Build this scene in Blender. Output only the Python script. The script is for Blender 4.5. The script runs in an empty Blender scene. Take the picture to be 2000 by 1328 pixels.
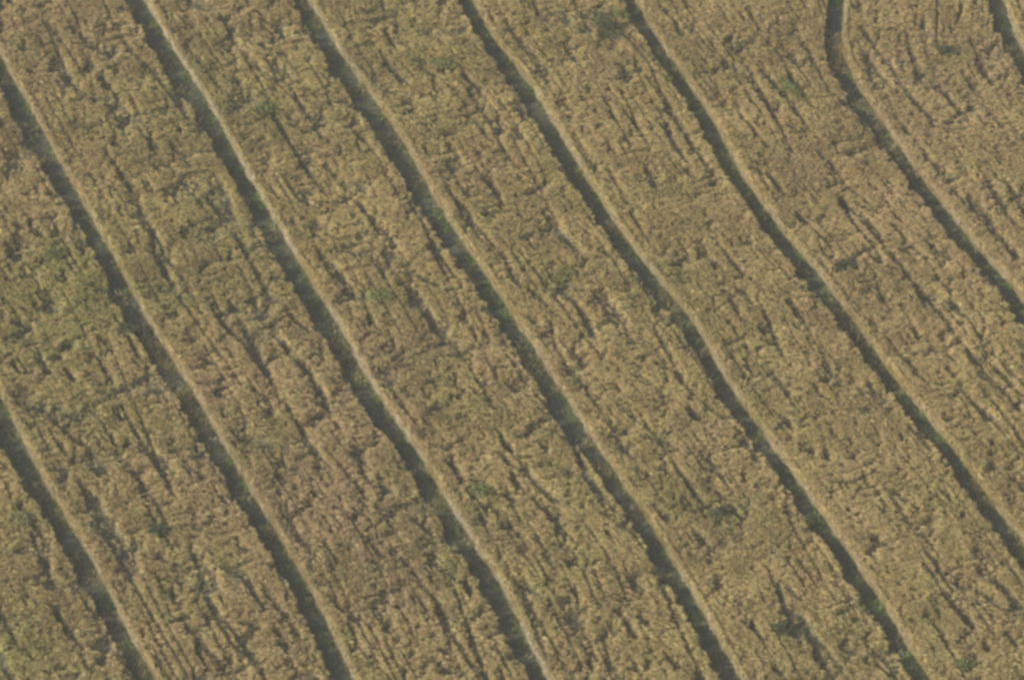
import bpy, math
import numpy as np
from mathutils import Vector

# ------------------------------------------------------------------ camera, sky, sun, exposure
S = bpy.context.scene
COL = S.collection
W, H_PX = 2000.0, 1328.0                     # size of the photograph
PITCH = math.radians(42.0)                   # looking down from a height across the field
DIST = 210.0
FOCAL, SENSOR = 151.0, 36.0
cam_d = bpy.data.cameras.new('camera')
cam = bpy.data.objects.new('camera', cam_d)
COL.objects.link(cam)
CAM = np.array([0.0, -DIST * math.cos(PITCH), DIST * math.sin(PITCH)])
cam.location = CAM
cam.rotation_euler = (math.pi / 2 - PITCH, 0, 0)
cam_d.lens, cam_d.sensor_width = FOCAL, SENSOR
cam_d.clip_end = 6000
S.camera = cam

SUN_EL, SUN_AZ = math.radians(26.5), math.radians(203.0)      # AZ: where the sun stands, counter-clockwise from +X
world = bpy.data.worlds.new('World')
S.world = world
world.use_nodes = True
wn = world.node_tree.nodes
sky = wn.new('ShaderNodeTexSky')
sky.sky_type = 'NISHITA'
sky.sun_disc = False
sky.sun_elevation = SUN_EL
sky.sun_rotation = math.pi / 2 - SUN_AZ
sky.dust_density = 2.0
world.node_tree.links.new(sky.outputs[0], wn['Background'].inputs[0])
wn['Background'].inputs[1].default_value = 0.15
sun_d = bpy.data.lights.new('sun', 'SUN')
sun_d.energy = 4.0
sun_d.angle = math.radians(0.5)
sun_d.color = (1.0, 0.90, 0.76)
sun = bpy.data.objects.new('sun', sun_d)
COL.objects.link(sun)
sdir = Vector((math.cos(SUN_EL) * math.cos(SUN_AZ), math.cos(SUN_EL) * math.sin(SUN_AZ), math.sin(SUN_EL)))
sun.rotation_euler = sdir.to_track_quat('Z', 'Y').to_euler()
sun.location = (-60, -40, 60)
S.view_settings.view_transform = 'Standard'
S.view_settings.look = 'None'
S.view_settings.exposure = 0.42
S.cycles.filter_width = 3.0                  # the photograph is soft
S.cycles.max_bounces = 6
S.cycles.diffuse_bounces = 3

rng = np.random.default_rng(11)
CROP_H = 0.66

# ------------------------------------------------------------------ helpers
def ground_at(px, py, z=0.0):
    """Where the sight line through a point of the photograph meets the level z."""
    px, py, z = np.asarray(px, float), np.asarray(py, float), np.asarray(z, float)
    k = SENSOR / FOCAL / W
    u, v = (px - W / 2) * k, -(py - H_PX / 2) * k
    sp, cp = math.sin(PITCH), math.cos(PITCH)
    d = np.stack([u, v * sp + cp, v * cp - sp], -1)
    t = (z - CAM[2]) / d[..., 2]
    return CAM[0] + t * d[..., 0], CAM[1] + t * d[..., 1]

def in_frame(x, y, z=0.5, m=0.05):
    sp, cp = math.sin(PITCH), math.cos(PITCH)
    dx, dy, dz = x - CAM[0], y - CAM[1], z - CAM[2]
    dep = dy * cp - dz * sp
    k = SENSOR / FOCAL
    u = dx / dep / k
    v = (dy * sp + dz * cp) / dep / k
    return (np.abs(u) < 0.5 + m) & (np.abs(v) < 0.5 * H_PX / W + m)

def hash2(ix, iy, seed):
    h = (ix.astype(np.int64) * 374761393 + iy.astype(np.int64) * 668265263 + seed * 974711) & 0xffffffff
    h = ((h ^ (h >> 13)) * 1274126177) & 0xffffffff
    h = (h ^ (h >> 16)) & 0xffffffff
    return h / 4294967296.0

def noise(x, y, seed=0):
    """gradient noise, about -0.7 .. 0.7"""
    x0, y0 = np.floor(x), np.floor(y)
    fx, fy = x - x0, y - y0
    ux, uy = fx * fx * fx * (fx * (fx * 6 - 15) + 10), fy * fy * fy * (fy * (fy * 6 - 15) + 10)
    def g(i, j):
        a = hash2(x0 + i, y0 + j, seed) * 2 * math.pi
        return np.cos(a) * (fx - i) + np.sin(a) * (fy - j)
    a = g(0, 0) * (1 - ux) + g(1, 0) * ux
    b = g(0, 1) * (1 - ux) + g(1, 1) * ux
    return a * (1 - uy) + b * uy

def fbm(x, y, seed=0, n=3, gain=0.5):
    s, a = 0, 1.0
    for i in range(n):
        s = s + a * noise(x * 2.03 ** i, y * 2.03 ** i, seed + 17 * i)
        a *= gain
    return s

def rot(x, y, deg):
    c, s = math.cos(math.radians(deg)), math.sin(math.radians(deg))
    return x * c + y * s, -x * s + y * c

def sstep(a, b, x):
    t = np.clip((x - a) / (b - a), 0, 1)
    return t * t * (3 - 2 * t)

def mesh_np(name, verts, loops, sizes, mat, parent=None, colors=None, smooth=False):
    me = bpy.data.meshes.new(name)
    me.vertices.add(len(verts))
    me.vertices.foreach_set('co', verts.astype(np.float32).ravel())
    me.loops.add(len(loops))
    me.loops.foreach_set('vertex_index', loops.astype(np.int32))
    me.polygons.add(len(sizes))
    starts = np.concatenate([[0], np.cumsum(sizes)[:-1]]).astype(np.int32)
    me.polygons.foreach_set('loop_start', starts)
    me.polygons.foreach_set('use_smooth', np.full(len(sizes), smooth))
    me.update(calc_edges=True)
    if colors is not None:
        at = me.attributes.new('tint', 'FLOAT_COLOR', 'POINT')
        c4 = np.ones((len(verts), 4), np.float32)
        c4[:, :3] = colors
        at.data.foreach_set('color', c4.ravel())
    me.materials.append(mat)
    o = bpy.data.objects.new(name, me)
    COL.objects.link(o)
    o.parent = parent
    return o

def blades(P, D, N, L, Wd, bend, col):
    """Kite-shaped ears and leaves: foot P, direction D, face normal N, length L, width Wd, droop bend."""
    n = len(P)
    side = np.cross(D, N)
    side /= np.linalg.norm(side, axis=1)[:, None] + 1e-9
    L, Wd = L[:, None], Wd[:, None]
    mid = P + D * L * 0.55
    D2 = D + bend
    D2 /= np.linalg.norm(D2, axis=1)[:, None]
    v = np.stack([P, mid + side * Wd * .5, mid + D2 * L * 0.5, mid - side * Wd * .5], 1)
    loops = np.arange(n * 4)
    return v.reshape(-1, 3), loops, np.full(n, 4), np.repeat(col, 4, axis=0)

def unit(v):
    return v / (np.linalg.norm(v, axis=1)[:, None] + 1e-9)

# ------------------------------------------------------------------ materials
def mat_tint(name, translucent=0.25, rough=0.8):
    m = bpy.data.materials.new(name)
    m.use_nodes = True
    nt = m.node_tree
    p = nt.nodes['Principled BSDF']
    at = nt.nodes.new('ShaderNodeAttribute'); at.attribute_name = 'tint'
    p.inputs['Roughness'].default_value = rough
    p.inputs['Specular IOR Level'].default_value = 0.15
    nt.links.new(at.outputs['Color'], p.inputs['Base Color'])
    if translucent:
        tr = nt.nodes.new('ShaderNodeBsdfTranslucent')
        nt.links.new(at.outputs['Color'], tr.inputs['Color'])
        mx = nt.nodes.new('ShaderNodeMixShader'); mx.inputs[0].default_value = translucent
        nt.links.new(p.outputs[0], mx.inputs[1]); nt.links.new(tr.outputs[0], mx.inputs[2])
        nt.links.new(mx.outputs[0], nt.nodes['Material Output'].inputs[0])
    return m

def mat_noise(name, c1, c2, c3, scale, rough=0.95):
    m = bpy.data.materials.new(name)
    m.use_nodes = True
    nt = m.node_tree
    p = nt.nodes['Principled BSDF']
    p.inputs['Roughness'].default_value = rough
    p.inputs['Specular IOR Level'].default_value = 0.1
    tc = nt.nodes.new('ShaderNodeNewGeometry')
    nz = nt.nodes.new('ShaderNodeTexNoise')
    nz.inputs['Scale'].default_value = scale; nz.inputs['Detail'].default_value = 8
    nz.inputs['Roughness'].default_value = 0.7
    nt.links.new(tc.outputs['Position'], nz.inputs['Vector'])
    cr = nt.nodes.new('ShaderNodeValToRGB')
    cr.color_ramp.elements[0].position = .35; cr.color_ramp.elements[0].color = (*c1, 1)
    cr.color_ramp.elements[1].position = .65; cr.color_ramp.elements[1].color = (*c3, 1)
    e = cr.color_ramp.elements.new(.5); e.color = (*c2, 1)
    nt.links.new(nz.outputs[0], cr.inputs[0]); nt.links.new(cr.outputs[0], p.inputs['Base Color'])
    return m

M_BLADE = mat_tint('dry_crop', 0.25)
M_CANOPY = mat_tint('crop_thatch', 0.0, 0.95)
M_GREEN = mat_tint('green_leaf', 0.3, 0.6)
M_TRACK = mat_noise('track_turf', (0.066, 0.080, 0.060), (0.092, 0.100, 0.075), (0.12, 0.12, 0.088), 4.0)
M_GROUND = mat_noise('dry_field_soil', (0.15, 0.12, 0.065), (0.24, 0.19, 0.10), (0.30, 0.24, 0.13), 0.6)

# ------------------------------------------------------------------ where the tracks run (read off the photograph: y, left edge, right edge)
TRACKS = [
    [(762, -40, 0), (895, 12, 64), (968, 66, 105), (1108, 143, 192), (1213, 203, 241), (1328, 266, 307)],
    [(0, -88, -48), (105, -35, 0), (238, 33, 77), (350, 98, 137), (430, 150, 184), (545, 210, 248), (640, 252, 297), (745, 325, 367),
     (895, 414, 455), (968, 458, 497), (1108, 546, 584), (1213, 598, 640), (1328, 651, 693)],
    [(0, 246, 283), (105, 305, 346), (210, 376, 416), (315, 434, 471), (430, 497, 537), (535, 556, 600), (640, 620, 666), (710, 661, 704),
     (780, 704, 745), (895, 785, 826), (1003, 851, 889), (1143, 941, 982), (1328, 1034, 1072)],
    [(0, 572, 605), (105, 630, 667), (210, 700, 745), (280, 745, 791), (385, 808, 850), (465, 856, 898), (535, 910, 950), (640, 980, 1018),
     (745, 1046, 1088), (863, 1123, 1162), (1003, 1222, 1260), (1143, 1307, 1344), (1328, 1408, 1450)],
    [(0, 895, 924), (70, 933, 961), (158, 994, 1032), (280, 1071, 1106), (350, 1115, 1148), (465, 1188, 1222), (535, 1243, 1278),
     (640, 1327, 1364), (745, 1391, 1421), (815, 1439, 1470), (895, 1494, 1527), (968, 1547, 1580), (1073, 1619, 1654), (1178, 1689, 1724), (1328, 1783, 1818)],
    [(0, 1216, 1242), (70, 1254, 1280), (140, 1302, 1330), (245, 1368, 1400), (350, 1424, 1454), (465, 1504, 1538), (535, 1566, 1601),
     (640, 1645, 1678), (745, 1722, 1753), (895, 1846, 1877), (968, 1893, 1930), (1038, 1947, 1984), (1148, 2028, 2065), (1328, 2155, 2192)],
    [(0, 1615, 1653), (70, 1608, 1647), (119, 1612, 1653), (175, 1648, 1681), (245, 1695, 1729), (315, 1746, 1778), (385, 1797, 1830),
     (465, 1856, 1893), (517, 1909, 1940), (570, 1951, 1986), (700, 2045, 2080), (1000, 2260, 2295), (1328, 2490, 2525)],
    [(0, 1926, 1961), (70, 1954, 1986), (105, 1970, 2002), (300, 2080, 2112), (600, 2260, 2292), (1000, 2520, 2555), (1328, 2730, 2765)],
]
YB = float(ground_at(W / 2, 1560)[1])          # near and far ends of what is built
YT = float(ground_at(W / 2, -260)[1])
YS = np.arange(YB, YT + 0.05, 0.05)

def edge_curve(pts, z):
    a = np.array(pts, float)
    x, y = ground_at(a[:, 1], a[:, 0], z)
    o = np.argsort(y); x, y = x[o], y[o]
    sl0, sl1 = (x[2] - x[0]) / (y[2] - y[0]), (x[-1] - x[-3]) / (y[-1] - y[-3])
    y = np.concatenate([[y[0] - 60], y, [y[-1] + 60]]); x = np.concatenate([[x[0] - 60 * sl0], x, [x[-1] + 60 * sl1]])
    ye = np.arange(YB - 3, YT + 3.05, 0.05)
    c = np.interp(ye, y, x)
    k = np.exp(-0.5 * (np.arange(-40, 41) / 13.0) ** 2); k /= k.sum()
    c = np.convolve(np.pad(c, 40, mode='edge'), k, 'valid')
    return np.interp(YS, ye, c)

LEFT = [edge_curve([(p[0], p[1] + 1) for p in t], CROP_H * 0.93) for t in TRACKS]     # right ends of the strips, seen at their tops
RIGHT = [edge_curve([(p[0], p[2] - 1) for p in t], 0.10) for t in TRACKS]    # feet of the strips on the other side
for i in range(len(TRACKS)):
    RIGHT[i] = np.maximum(RIGHT[i], LEFT[i] + 0.6)

# hollows and wheel marks in the crop: (points of the photograph), half width in metres, depth
def path(*p): return p
FURROWS = [
    (path((985, 868), (1030, 922), (1082, 980)), .22, .6), (path((795, 552), (832, 608), (850, 640)), .20, .6), (path((850, 640), (885, 672), (930, 740), (968, 800)), .12, .4),
    (path((575, 190), (600, 225), (628, 272)), .17, .5), (path((215, 310), (262, 384)), .20, .5), (path((262, 384), (330, 510), (368, 560)), .13, .4),
    (path((1480, 130), (1515, 170), (1570, 240)), .18, .5), (path((1440, 220), (1500, 290)), .15, .4),
    (path((1640, 385), (1700, 450), (1760, 520), (1830, 610), (1900, 700), (1990, 800)), .15, .45),
    (path((1740, 440), (1800, 500), (1880, 610), (1930, 680), (2010, 765)), .14, .42), (path((1600, 300), (1660, 370), (1720, 420)), .13, .4),
    (path((1680, 55), (1720, 110), (1790, 205), (1850, 260)), .18, .5), (path((1750, 230), (1850, 360), (1960, 480)), .13, .4),
    (path((38, 985), (90, 1062)), .2, .6), (path((60, 1040), (105, 1140)), .2, .55), (path((95, 1180), (160, 1270)), .16, .5),
    (path((190, 995), (240, 1070), (262, 1115)), .18, .55), (path((300, 1120), (370, 1230)), .12, .35), (path((390, 1090), (430, 1150)), .18, .5), (path((500, 1130), (540, 1185), (590, 1250)), .15, .45),
    (path((995, 535), (1062, 592)), .18, .45), (path((1100, 670), (1160, 740)), .16, .45), (path((1840, 1160), (1880, 1200), (1930, 1270)), .20, .55),
    (path((755, 1060), (800, 1110), (860, 1190)), .15, .45), (path((960, 985), (1015, 1045)), .16, .5), (path((1210, 1195), (1235, 1240)), .2, .5), (path((1070, 1140), (1100, 1190)), .15, .45),
    (path((870, 900), (950, 1000)), .12, .35), (path((640, 880), (720, 980)), .13, .35), (path((70, 780), (130, 850), (190, 890)), .16, .45), (path((700, 395), (750, 470), (760, 520)), .16, .5),
    (path((640, 330), (720, 430)), .13, .4), (path((500, 20), (560, 110)), .14, .4), (path((1340, 760), (1450, 850)), .12, .3), (path((1560, 620), (1640, 720)), .12, .3),
    (path((1850, 720), (1900, 790)), .13, .4), (path((1440, 850), (1480, 900)), .25, .5), (path((170, 120), (230, 190)), .2, .45), (path((30, 440), (120, 470)), .2, .4),
    (path((1480, 690), (1540, 770)), .14, .35), (path((1150, 30), (1200, 95)), .35, .5), (path((1630, 530), (1690, 490), (1740, 485)), .2, .25),
]
HOLES = [(1303, 213, .35, .4), (200, 1268, .45, .75), (196, 1290, .35, .6), (530, 1280, 0, 0), (95, 600, .7, .6), (40, 470, .7, .35), (720, 600, 0, 0), (105, 700, .5, .45),
         (540, 545, .4, .5), (1720, 780, .5, .45), (878, 330, .4, .5), (1010, 265, .4, .4), (460, 160, .4, .4), (1905, 710, .4, .45), (560, 1265, .35, .6),
         (200, 1262, .5, .8), (1400, 1150, .4, .4), (1150, 60, .5, .4), (1580, 880, .5, .35), (760, 1230, .4, .35), (1200, 760, .4, .35), (700, 140, .4, .35)]
SEG = []
for pts, hw, dp in FURROWS:
    a = np.array(pts, float)
    x, y = ground_at(a[:, 0], a[:, 1], CROP_H * .7)
    for i in range(len(x) - 1):
        SEG.append((x[i], y[i], x[i + 1], y[i + 1], hw, dp))

STRIP_NO = [0]
def canopy_height(x, y, dl, dr, segs):
    """Height of the standing crop; dl and dr are the distances to the strip's two edges."""
    wx, wy = x + 0.5 * noise(x * .5, y * .5, 5), y + 0.6 * noise(x * .45, y * .45, 6)
    cx, cy = rot(wx, wy, 8)
    rx, ry = rot(wx, wy, -67)                                   # along the drilling rows
    fx, fy = x + .16 * noise(x * 2.2, y * 2.2, 15), y + .16 * noise(x * 2.2, y * 2.2, 16)
    tx, ty = rot(fx, fy, 10)
    west = sstep(14, -12, x)                                    # the crop is rougher towards the left
    h = 0.64 + 0.04 * fbm(x * .18, y * .18, 1, 2)
    h = h + 0.035 * fbm(tx * 1.8, ty * 3.0, 2, 3, .7)             # tussocks
    # G: how open the crop is here, 0 closed .. 1 bare
    rag = .35 * noise(x * 3.2, y * 4.2, 24)
    cre = np.clip(1 - np.abs(noise(cx * .34, cy * 1.35, 3)) * 5.0, 0, 1)       # creases lying across the strip
    G = (.8 + .4 * west) * cre * sstep(-.04 - .14 * west, .26, noise(x * .45, y * .45, 8))
    cre = np.clip(1 - np.abs(noise(tx * 1.6, ty * 3.9, 13)) * 3.8, 0, 1)       # short arcs between tussocks
    G = np.maximum(G, (.7 + .35 * west) * cre * sstep(.0, .32, noise(x * .9, y * .9, 18)))
    ax_ = dl + 31.7 * STRIP_NO[0] + .05 * noise(x * .5, y * .5, 28) + .04 * noise(x * 2, y * 2, 29)   # drilling rows follow the tracks
    row = np.clip(1 - np.abs(noise(ax_ * 1.2 + 7, y * .05, 4)) * 7.0, 0, 1)
    G = np.maximum(G, .88 * row * sstep(-.16 - .14 * (1 - west), .2, noise(ax_ * .8, y * .16, 9)))
    row = np.clip(1 - np.abs(noise(ax_ * 2.1, y * .17, 34)) * 4.0, 0, 1)       # short dashes along the rows
    G = np.maximum(G, .85 * row * sstep(.02, .30, noise(ax_ * 1.1, y * .6, 35)))
    G = np.maximum(G, .85 * sstep(.20, .42, noise(tx * 2.3, ty * 3.8, 12)))    # small gaps
    G = np.maximum(G, .45 * sstep(.30, .5, noise(x * .8, y * 1.1, 25)))         # wider thin places
    for (ax, ay, bx, by, hw, dp) in segs:
        m = (np.minimum(ax, bx) - 1 < x) & (x < np.maximum(ax, bx) + 1) & (np.minimum(ay, by) - 1 < y) & (y < np.maximum(ay, by) + 1)
        if not m.any(): continue
        xm, ym = x[m], y[m]
        t = np.clip(((xm - ax) * (bx - ax) + (ym - ay) * (by - ay)) / ((bx - ax) ** 2 + (by - ay) ** 2), 0, 1)
        d = np.hypot(xm - ax - t * (bx - ax), ym - ay - t * (by - ay)) + .16 * noise(xm * 2.2, ym * 2.2, 21)
        G[m] = np.maximum(G[m], (.55 + dp) * np.exp(-(np.abs(d) / (hw * 1.15)) ** 2) * (0.75 + .9 * noise(xm * 1.2, ym * 1.2, 22)))
    for (px, py, r, dp) in HOLES:
        if r == 0: continue
        gx, gy = ground_at(px, py, .4)
        m = (np.abs(x - gx) < 1.6) & (np.abs(y - gy) < 1.6)
        if not m.any(): continue
        d = np.hypot(x[m] - gx, (y[m] - gy) * .8) + .35 * noise(x[m] * 1.5, y[m] * 1.5, 23)
        G[m] = np.maximum(G[m], (.3 + dp) * np.exp(-(d / r) ** 2))
    thin = .10 * sstep(.02, .36, fbm(tx * .8, ty * 1.5, 26, 3))
    G = sstep(.20, .74, G + thin + rag * (G > .08)) * sstep(.05, .4, dl + .25)
    el = dl + .08 * fbm(x * 1.6, y * 1.6, 31, 3)
    sx, sy = rot(x, y, 8)
    er = dr + .40 * fbm(sx * .35, sy * 1.0, 32, 4, .65) + .02
    # the clean edge stands a little fuller, the ragged one breaks away in steps
    h = h + (0.66 - h) * 0.6 * (1 - sstep(.08, .4, dl))
    G = G * sstep(.0, .35, dl)
    e = sstep(-.02, .07, el) * sstep(-.02, .08, er)
    return h * e, G, e

def segs_of(xl, xr):
    return [q for q in SEG if np.interp((q[1] + q[3]) / 2, YS, xl) - .5 < (q[0] + q[2]) / 2 < np.interp((q[1] + q[3]) / 2, YS, xr) + .5]

# colour of the standing crop: straw, with greener, pinker and browner stretches
GREEN_SPOTS = [(120, 560, 4.5, .7), (60, 690, 3.0, .5), (300, 200, 4, .35), (480, 470, 3, .4), (430, 380, 3, .3), (520, 205, 1.2, .8), (865, 115, 2.5, .4), (740, 575, 1.3, .7), (935, 955, 1.2, .55),
               (1405, 995, 1.2, .5), (1525, 1222, 1.0, .6), (100, 490, 1.2, .7), (300, 1028, 1.1, .6), (1095, 535, 1.5, .5), (1540, 165, .8, .6), (45, 1005, 1.2, .6), (1010, 1215, 2, .25),
               (880, 1110, 1, .4), (60, 85, 1.0, .5), (1100, 1090, 2.5, .45), (840, 1000, 3, .2), (1320, 700, 3, .15), (660, 120, 4, .25), (1250, 940, 3, .2), (1850, 100, 1, .5), (15, 1270, 2.2, 1.0), (1700, 1250, 3, .3)]
PINK_SPOTS = [(560, 900, 7, .6), (700, 1050, 6, .6), (650, 700, 4, .4), (100, 60, 6, .7), (40, 430, 4, .35), (1700, 300, 7, .45), (1880, 560, 6, .5), (1900, 150, 7, .45), (1700, 900, 4, .3), (560, 640, 5, .35), (230, 1290, 4, .4), (1450, 60, 5, .35)]
def crop_tint(x, y):
    g = (.32 + .12 * sstep(12, -15, x)) * sstep(-.05, .5, fbm(x * .22, y * .22, 51, 3)) + .22 * sstep(.05, .4, noise(x * .9, y * .9, 52))
    pk = .45 * sstep(-.1, .5, fbm(x * .16, y * .16, 53, 3)) + .3 * sstep(0, .4, noise(x * 1.1, y * 1.1, 54))
    for lst, k in ((GREEN_SPOTS, 0), (PINK_SPOTS, 1)):
        for (px, py, r, s) in lst:
            gx, gy = ground_at(px, py, .8)
            w = s * np.exp(-((np.hypot(x - gx, y - gy) + .8 * noise(x * .6, y * .6, 60 + k)) / r) ** 2)
            if k == 0: g = g + w
            else: pk = pk + w
    g = g * (.55 + 1.2 * np.clip(fbm(x * 1.3, y * 2.2, 64, 2) + .3, 0, 1))
    g, pk = np.clip(g * .85, 0, 1)[:, None], np.clip(pk * .8, 0, 1)[:, None]
    straw, green, pink = np.array([.478, .380, .165]), np.array([.37, .345, .120]), np.array([.445, .335, .170])
    c = straw * (1 - pk) + pink * pk
    return c * (1 - g) + green * g

# ------------------------------------------------------------------ the ground and the tracks
def sheet(name, x0, x1, y0, y1, z, mat):
    v = np.array([[x0, y0, z], [x1, y0, z], [x1, y1, z], [x0, y1, z]])
    return mesh_np(name, v, np.arange(4), np.array([4]), mat)

g = sheet('ground', -2500, 2500, -1500, 3500, -0.02, M_GROUND)
g['kind'] = 'structure'; g['label'] = 'dry brown soil of the field under the crop'

ORD = ['short track entering at the left edge low down', 'track from the left edge high up to the bottom left', 'track starting top left beside the palest crop edge',
       'track through the middle left with bare brown turf', 'track running through the very middle of the field', 'track right of the middle leaving low at the right edge',
       'track with a bend near the top right', 'track cutting the top right corner']
for i in range(len(TRACKS)):
    ys = YS[::4]; a, b = LEFT[i][::4] - .45, RIGHT[i][::4] + .45
    n = 7
    xs = a[:, None] + (b - a)[:, None] * np.linspace(0, 1, n)
    yy = np.repeat(ys[:, None], n, 1)
    zz = 0.02 + .06 * noise(xs * 1.5, yy * 1.5, 70) - .05 * np.sin(np.linspace(0, np.pi, n))[None]
    zz = np.maximum(zz, -.01)
    V = np.stack([xs, yy, zz], -1).reshape(-1, 3)
    r, c = np.meshgrid(np.arange(len(ys) - 1), np.arange(n - 1), indexing='ij')
    q = (r * n + c).ravel()
    F = np.stack([q, q + 1, q + n + 1, q + n], 1)
    o = mesh_np('grassy_track', V, F.ravel(), np.full(len(F), 4), M_TRACK, smooth=True)
    o['kind'] = 'structure'; o['label'] = 'dark green shaded ' + ORD[i]

# ------------------------------------------------------------------ the crop strips
def offset(c, d): return c + d
STRIPS = [
    (offset(LEFT[0], -9.5), LEFT[0], 'ochre green crop strip with dark hollows in the bottom left corner'),
    (RIGHT[0], LEFT[1], 'crop strip at the left edge with the lush green stretch halfway up'),
    (RIGHT[1], LEFT[2], 'crop strip crossing from the top left corner with a pinkish brown lower half'),
    (RIGHT[2], LEFT[3], 'crop strip behind the palest and cleanest cut edge, left of the brown turf track'),
    (RIGHT[3], LEFT[4], 'crop strip through the middle between the brown turf track and the central track'),
    (RIGHT[4], LEFT[5], 'crop strip right of the central track with a dark weed patch at its far end'),
    (RIGHT[5], LEFT[6], 'crop strip with several fine wheel lines, left of the bent track'),
    (RIGHT[6], LEFT[7], 'crop strip right of the bent track, pointed where the track turns'),
    (RIGHT[7], offset(RIGHT[7], 9.0), 'sliver of crop strip in the top right corner'),
]

def locate(xl, xr, x, y):
    l, r = np.interp(y, YS, xl), np.interp(y, YS, xr)
    # turn the sideways distance into a distance square to the edge
    sl = np.interp(y, YS, np.gradient(xl, YS)); sr = np.interp(y, YS, np.gradient(xr, YS))
    return (x - l) / np.sqrt(1 + sl ** 2), (r - x) / np.sqrt(1 + sr ** 2)

DENS = 760.0
for si, (xl, xr, label) in enumerate(STRIPS):
    root = bpy.data.objects.new('crop_strip', None)
    COL.objects.link(root)
    STRIP_NO[0] = si
    root.location = (0, 0, 0)
    root['label'] = label; root['category'] = 'crop strip'; root['group'] = 'strips of dry crop between the tracks'
    # thatch: the matted lower layer the stalks stand in
    ys = YS[::2]
    wmax = float(np.max(xr - xl))
    n = int(wmax / 0.08)
    s = np.linspace(0, 1, n); e = np.array([.004, .008, .013, .019])
    s = np.unique(np.concatenate([s, e, 1 - e])); n = len(s)
    l, r = np.interp(ys, YS, xl), np.interp(ys, YS, xr)
    X = l[:, None] + (r - l)[:, None] * s; Y = np.repeat(ys[:, None], n, 1)
    xf, yf = X.ravel(), Y.ravel()
    dl, dr = locate(xl, xr, xf, yf)
    sg = segs_of(xl, xr)
    h, G, e = canopy_height(xf, yf, dl, dr, sg)
    Z = h * (.58 - .46 * G) - .03
    Z = np.maximum(Z, -.012)
    V = np.stack([xf, yf, Z], -1)
    a, c = np.meshgrid(np.arange(len(ys) - 1), np.arange(n - 1), indexing='ij')
    q = (a * n + c).ravel()
    F = np.stack([q, q + 1, q + n + 1, q + n], 1)
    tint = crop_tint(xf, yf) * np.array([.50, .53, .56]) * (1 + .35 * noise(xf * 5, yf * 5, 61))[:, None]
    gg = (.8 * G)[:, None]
    tint = tint * (1 - gg) + np.array([.105, .105, .075]) * gg                # damp soil and low weeds in the openings, with shade mixed into the colour
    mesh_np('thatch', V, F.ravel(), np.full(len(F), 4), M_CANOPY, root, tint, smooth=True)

    # stalks and ears
    area = float(np.sum(xr - xl) * 0.05)
    N = int(area * DENS)
    y = rng.uniform(YB, YT, N)
    l, r = np.interp(y, YS, xl), np.interp(y, YS, xr)
    x = l + (r - l) * rng.uniform(0, 1, N)
    vis = in_frame(x, y, .5, .07) | (rng.uniform(0, 1, N) < .15)
    x, y = x[vis], y[vis]; N = len(x)
    dl, dr = locate(xl, xr, x, y)
    h, G, e = canopy_height(x, y, dl, dr, sg)
    ok = (e > .1) & (rng.uniform(0, 1, N) > G * .93)
    x, y, h, dl, dr, G = x[ok], y[ok], h[ok], dl[ok], dr[ok], G[ok]; N = len(x)
    if N == 0: continue
    # lie of the crop: mostly towards the lower right of the view, turning from place to place
    ang = math.radians(-60) + .8 * fbm(x * .16, y * .16, 80, 2) + .7 * noise(x * .8, y * .8, 81) + rng.normal(0, .5, N)
    el = np.clip(.75 + .5 * noise(x * .7, y * .7, 82) + rng.normal(0, .30, N), .1, 1.45)
    D = np.stack([np.cos(ang) * np.cos(el), np.sin(ang) * np.cos(el), np.sin(el)], -1)
    Nn = unit(np.stack([rng.normal(0, .55, N), rng.normal(0, .55, N) - .2, np.ones(N) * .8], -1))
    L = rng.uniform(.20, .42, N); Wd = rng.uniform(.018, .038, N)
    h = np.maximum(h * (1 - .45 * G) + rng.normal(0, .04, N) - .03, .1)
    P = np.stack([x, y, np.maximum(h - np.sin(el) * L * .95, 0)], -1) - D * (L * .5)[:, None] * np.array([1, 1, 0])
    bend = np.stack([rng.normal(0, .25, N), rng.normal(0, .25, N), rng.normal(-.25, .25, N)], -1)
    col = crop_tint(x, y) * rng.normal(1, .11, N).clip(.6, 1.35)[:, None] * (1 + .07 * rng.normal(0, 1, (N, 3)))
    col *= 1 + .16 * noise(dl * 3.4, y * 1.3, 62)[:, None] * np.array([.8, 1, 1.2])   # tufts differ in ripeness
    dark = rng.uniform(0, 1, N) < .10                              # weathered brown ears
    col[dark] *= np.array([.66, .62, .66])
    o = mesh_np('stalks', *blades(P, D, Nn, L, Wd, bend, col.clip(.02, .7))[:3], M_BLADE, root, np.repeat(col.clip(.02, .7), 4, axis=0))
    o['kind'] = 'stuff'

    # the cut face along the track: pale bare straw standing close
    ne = int((YT - YB) * 480)
    y = rng.uniform(YB, YT, ne)
    back = np.where(rng.uniform(0, 1, ne) < .55, np.abs(rng.normal(0, .05, ne)), rng.exponential(.20, ne))
    d = back - .03 + .16 * fbm(y * .7, y * 0 + si, 91, 3, .6)
    sl = np.interp(y, YS, np.gradient(xl, YS))
    x = np.interp(y, YS, xl) + (d + .06) * np.sqrt(1 + sl ** 2)
    v = in_frame(x, y, .5, .08); x, y, d, sl, back = x[v], y[v], d[v], sl[v], back[v]; ne = len(x)
    if ne == 0: continue
    gap = noise(x * .25 + 9, y * .25, 90)
    z0 = rng.uniform(-.05, .28, ne) + .22 * sstep(.1, .3, back) * rng.uniform(.3, 1, ne)
    nl = 1 / np.sqrt(1 + sl ** 2)
    out = np.stack([-nl, nl * sl, np.zeros(ne)], -1)
    D = unit(np.stack([rng.normal(0, .34, ne), rng.normal(0, .34, ne), np.ones(ne)], -1) + out * rng.normal(.05, .22, ne)[:, None])
    Nn = unit(out + .4 * rng.normal(0, 1, (ne, 3)))
    L = rng.uniform(.2, .38, ne); Wd = rng.uniform(.018, .04, ne)
    P = np.stack([x, y, z0], -1) + out * .03
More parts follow.
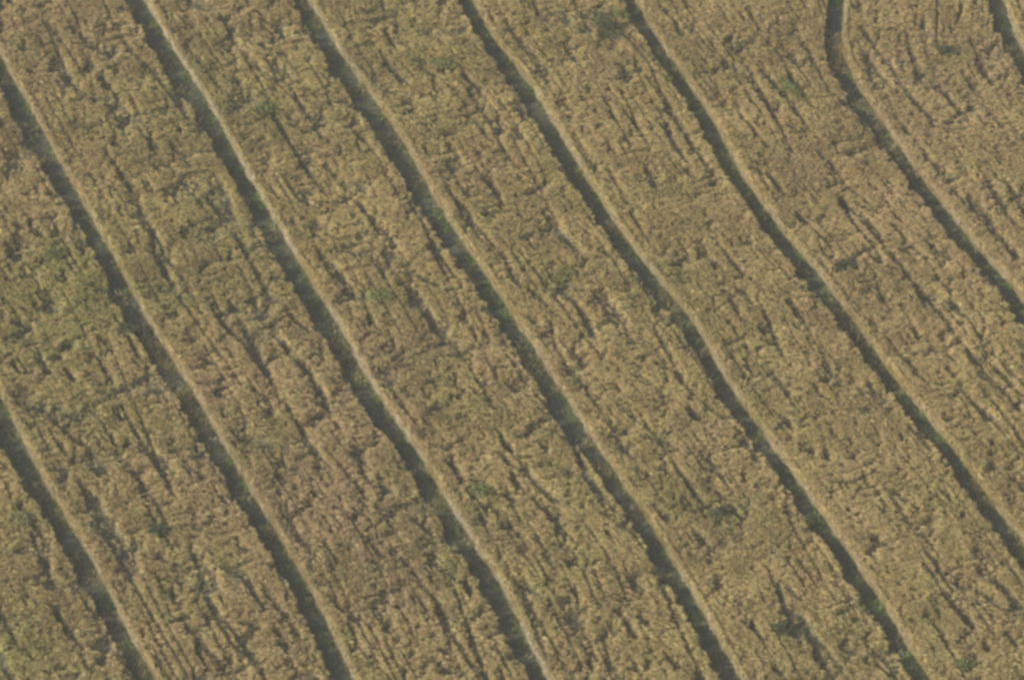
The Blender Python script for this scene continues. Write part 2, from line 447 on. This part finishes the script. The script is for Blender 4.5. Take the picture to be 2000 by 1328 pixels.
    bend = out * rng.uniform(-.1, .35, ne)[:, None] + .15 * rng.normal(0, 1, (ne, 3))
    pale = np.array([.72, .66, .50]) + np.array([.02, -.01, .0]) * gap[:, None]
    mixk = (np.clip(.75 + 1.3 * gap + .5 * noise(y * 1.1, y * 0 + si, 92), .1, 1) * np.exp(-back / .25) * (1.0 if si == 3 else .62))[:, None]
    col = (pale * (1.0 if si == 3 else 1) * mixk + crop_tint(x, y) * 1.05 * (1 - mixk)) * rng.normal(1, .13, ne).clip(.6, 1.35)[:, None]
    o = mesh_np('straw_edge', *blades(P, D, Nn, L, Wd, bend, col)[:3], M_BLADE, root, np.repeat(col, 4, axis=0))
    o['kind'] = 'stuff'

# ------------------------------------------------------------------ short grass growing in the tracks
V, LO, SZ, CO = [], [], [], []
base = 0
TUFTS = [(1, 640, 730, .8), (1, 760, 860, .6), (6, 70, 150, .9), (5, 590, 760, .5), (3, 690, 740, .5), (0, 1290, 1328, .6), (1, 960, 990, .5), (6, 200, 330, .4), (2, 640, 760, .35), (4, 560, 660, .4), (0, 1090, 1130, .3), (2, 1000, 1080, .3)]
for i in range(len(TRACKS)):
    N = int((YT - YB) * 560)
    y = rng.uniform(YB, YT, N)
    a, b = np.interp(y, YS, LEFT[i]) - .1, np.interp(y, YS, RIGHT[i]) + .1
    u = rng.uniform(0, 1, N)
    x = a + (b - a) * u
    v = in_frame(x, y, .2, .08); x, y, u = x[v], y[v], u[v]; N = len(x)
    gz = noise(x * 1.3, y * .9, 100 + i) + .35 * noise(x * 2.2, y * 2.2, 101)
    lush = sstep(-.05, .35, gz) * (.35 + .65 * sstep(.35, .8, u))
    dry = sstep(.1, .45, noise(x * .7 + 30, y * .7, 110)) * .6
    for (ti, p0, p1, s) in TUFTS:
        if ti == i:
            ya, yb = float(ground_at(1000, p1)[1]), float(ground_at(1000, p0)[1])
            dry = np.maximum(dry, s * sstep(ya - .5, ya + .5, y) * sstep(yb + .5, yb - .5, y) * np.exp(-((u - .5) / .3) ** 2))
    keep = rng.uniform(0, 1, N) < .25 + .75 * np.maximum(lush, dry)
    x, y, u, lush, dry = x[keep], y[keep], u[keep], lush[keep], dry[keep]; N = len(x)
    isdry = rng.uniform(0, 1, N) < dry
    ang = rng.uniform(0, 2 * math.pi, N); el = rng.uniform(.3, 1.4, N)
    D = np.stack([np.cos(ang) * np.cos(el), np.sin(ang) * np.cos(el), np.sin(el)], -1)
    Nn = unit(np.stack([rng.normal(0, .6, N), rng.normal(0, .6, N), np.ones(N)], -1))
    L = rng.uniform(.08, .22, N) + .18 * lush * rng.uniform(0, 1, N) + np.where(isdry, .30 * rng.uniform(.2, 1, N), 0)
    Wd = rng.uniform(.02, .045, N)
    bend = np.stack([rng.normal(0, .3, N), rng.normal(0, .3, N), rng.normal(-.3, .2, N)], -1)
    green = np.array([.17, .19, .075]) + lush[:, None] * np.array([.06, .12, .01]) * rng.uniform(0, 1.6, N)[:, None]
    col = np.where(isdry[:, None], np.array([.34, .28, .14]), green) * rng.normal(1, .2, N).clip(.5, 1.5)[:, None]
    bl = blades(np.stack([x, y, np.full(N, .0)], -1), D, Nn, L, Wd, bend, col)
    V.append(bl[0]); LO.append(bl[1] + base); SZ.append(bl[2]); CO.append(bl[3]); base += len(bl[0])
o = mesh_np('track_grass', np.concatenate(V), np.concatenate(LO), np.concatenate(SZ), M_GREEN, None, np.concatenate(CO))
o['kind'] = 'stuff'; o['label'] = 'short green and dry grass growing in the shaded tracks'; o['category'] = 'grass'

# ------------------------------------------------------------------ weeds one can tell apart
WEEDS = [   # x, y, half length, half width (m), turn (degrees), height, colour, label
    (1178, 45, 1.5, .55, -62, .35, 0, 'long dark green weed patch near the top edge beside the right middle track'),
    (252, 634, .55, .40, 0, .30, 0, 'dark green bushy weed at the edge of the left hand track'),
    (1542, 165, 1.0, .28, -55, .25, 1, 'bright green weed streak left of the bend in the right hand track'),
    (1848, 94, .6, .45, 0, .25, 0, 'dark green weed clump in the strip near the top right corner'),
    (520, 203, .55, .45, 0, .20, 1, 'light green weed clump in the upper left between two tracks'),
    (866, 118, .7, .40, -20, .18, 2, 'olive green weed clump right of the brown turf track near the top'),
    (742, 572, .6, .45, -30, .20, 1, 'mid green weed clump between the palest crop edge and brown turf track'),
    (936, 952, .55, .35, -40, .20, 1, 'small green weed clump in the lower middle left of a dark furrow'),
    (1407, 996, .4, .4, 0, .22, 0, 'round dark green weed tuft left of the notched edge of the central track'),
    (1527, 1222, .4, .45, 0, .22, 0, 'dark green weed tuft low in the strip right of the brown turf track'),
    (100, 488, .6, .5, 0, .22, 1, 'fresh green weed clump at the top of the lush stretch by the left edge'),
    (1648, 512, .6, .4, 20, .22, 0, 'dull green weed clump at a dark hollow in the right hand half'),
    (302, 1027, .45, .35, 0, .22, 0, 'green weed tuft in the lower left beside a dark furrow'),
    (1097, 530, .55, .35, 30, .2, 2, 'olive weed clump right of the centre of the field'),
    (1882, 1290, .5, .25, -10, .2, 1, 'small fresh green weed in the bottom right corner'),
    (44, 1008, .5, .5, 0, .22, 2, 'pale green weed clump at the left edge in the lower corner strip'),
    (1578, 1000, .45, .3, -55, .3, 1, 'bright green weed growing in the notch of the central track'),
    (1210, 22, .5, .3, -60, .3, 1, 'fresh green weed in the track next to the long dark patch'),
]
GREENS = [np.array([.085, .105, .055]), np.array([.19, .22, .075]), np.array([.22, .22, .085])]
def crop_at(x, y):
    for STRIP_NO[0], (xl, xr, _) in enumerate(STRIPS):
        dl, dr = locate(xl, xr, x, y)
        m = (dl > 0) & (dr > 0)
        if m.mean() > .5: return np.maximum(canopy_height(x, y, dl, dr, segs_of(xl, xr))[0], .05)
    return np.full(len(x), .05)
for (px, py, ra, rb, turn, hh, ci, label) in WEEDS:
    gx, gy = (float(q) for q in ground_at(px, py, .8))
    N = int(600 * ra * rb + 150)
    rr, th = rng.uniform(0, 1, N) ** .75, rng.uniform(0, 2 * math.pi, N)
    ex, ey = rr * np.cos(th) * ra, rr * np.sin(th) * rb
    c, s_ = math.cos(math.radians(turn)), math.sin(math.radians(turn))
    x, y = gx + ex * c - ey * s_, gy + ex * s_ + ey * c
    h = crop_at(x, y)
    lump = noise(x * 2.3, y * 2.3, 120)
    keep = lump + rng.uniform(.15, .8, N) > 0
    x, y, h, rr = x[keep], y[keep], h[keep], rr[keep]; N = len(x)
    z = np.maximum(h - .12, .02) + hh * (1 - .5 * rr) * rng.uniform(0, 1, N)
    ang = rng.uniform(0, 2 * math.pi, N); el = rng.uniform(-.2, 1.0, N)
    D = np.stack([np.cos(ang) * np.cos(el), np.sin(ang) * np.cos(el), np.sin(el)], -1)
    Nn = unit(np.stack([rng.normal(0, .6, N), rng.normal(0, .6, N), np.ones(N)], -1))
    col = GREENS[ci] * rng.normal(1, .25, N).clip(.4, 1.7)[:, None] * (1 + .08 * rng.normal(0, 1, (N, 3)))
    P = np.stack([x - gx, y - gy, z], -1)
    bl = blades(P, D, Nn, rng.uniform(.10, .22, N), rng.uniform(.04, .09, N), rng.normal(0, .3, (N, 3)), col)
    o = mesh_np('weed_clump', *bl[:3], M_GREEN, None, bl[3])
    o.location = (gx, gy, 0)
    o['label'] = label; o['category'] = 'weed'; o['group'] = 'green weeds in the field'

# ------------------------------------------------------------------ the air between the hill and the field
hx, hy0, hy1, hz0, hz1 = 2600.0, -1600.0, 3600.0, -1.1, CAM[2] + 8.0
V = np.array([[x, y, z] for z in (hz0, hz1) for x, y in ((-hx, hy0), (hx, hy0), (hx, hy1), (-hx, hy1))])
F = np.array([[3, 2, 1, 0], [4, 5, 6, 7], [0, 1, 5, 4], [1, 2, 6, 5], [2, 3, 7, 6], [3, 0, 4, 7]])
mh = bpy.data.materials.new('thin_haze'); mh.use_nodes = True
nt = mh.node_tree
nt.nodes.remove(nt.nodes['Principled BSDF'])
pv = nt.nodes.new('ShaderNodeVolumePrincipled')
pv.inputs['Color'].default_value = (1.0, .97, .84, 1)
pv.inputs['Density'].default_value = 0.00032
nt.links.new(pv.outputs[0], nt.nodes['Material Output'].inputs['Volume'])
hz = mesh_np('haze', V, F.ravel(), np.full(6, 4), mh)
hz['kind'] = 'stuff'; hz['label'] = 'thin pale haze over the field'
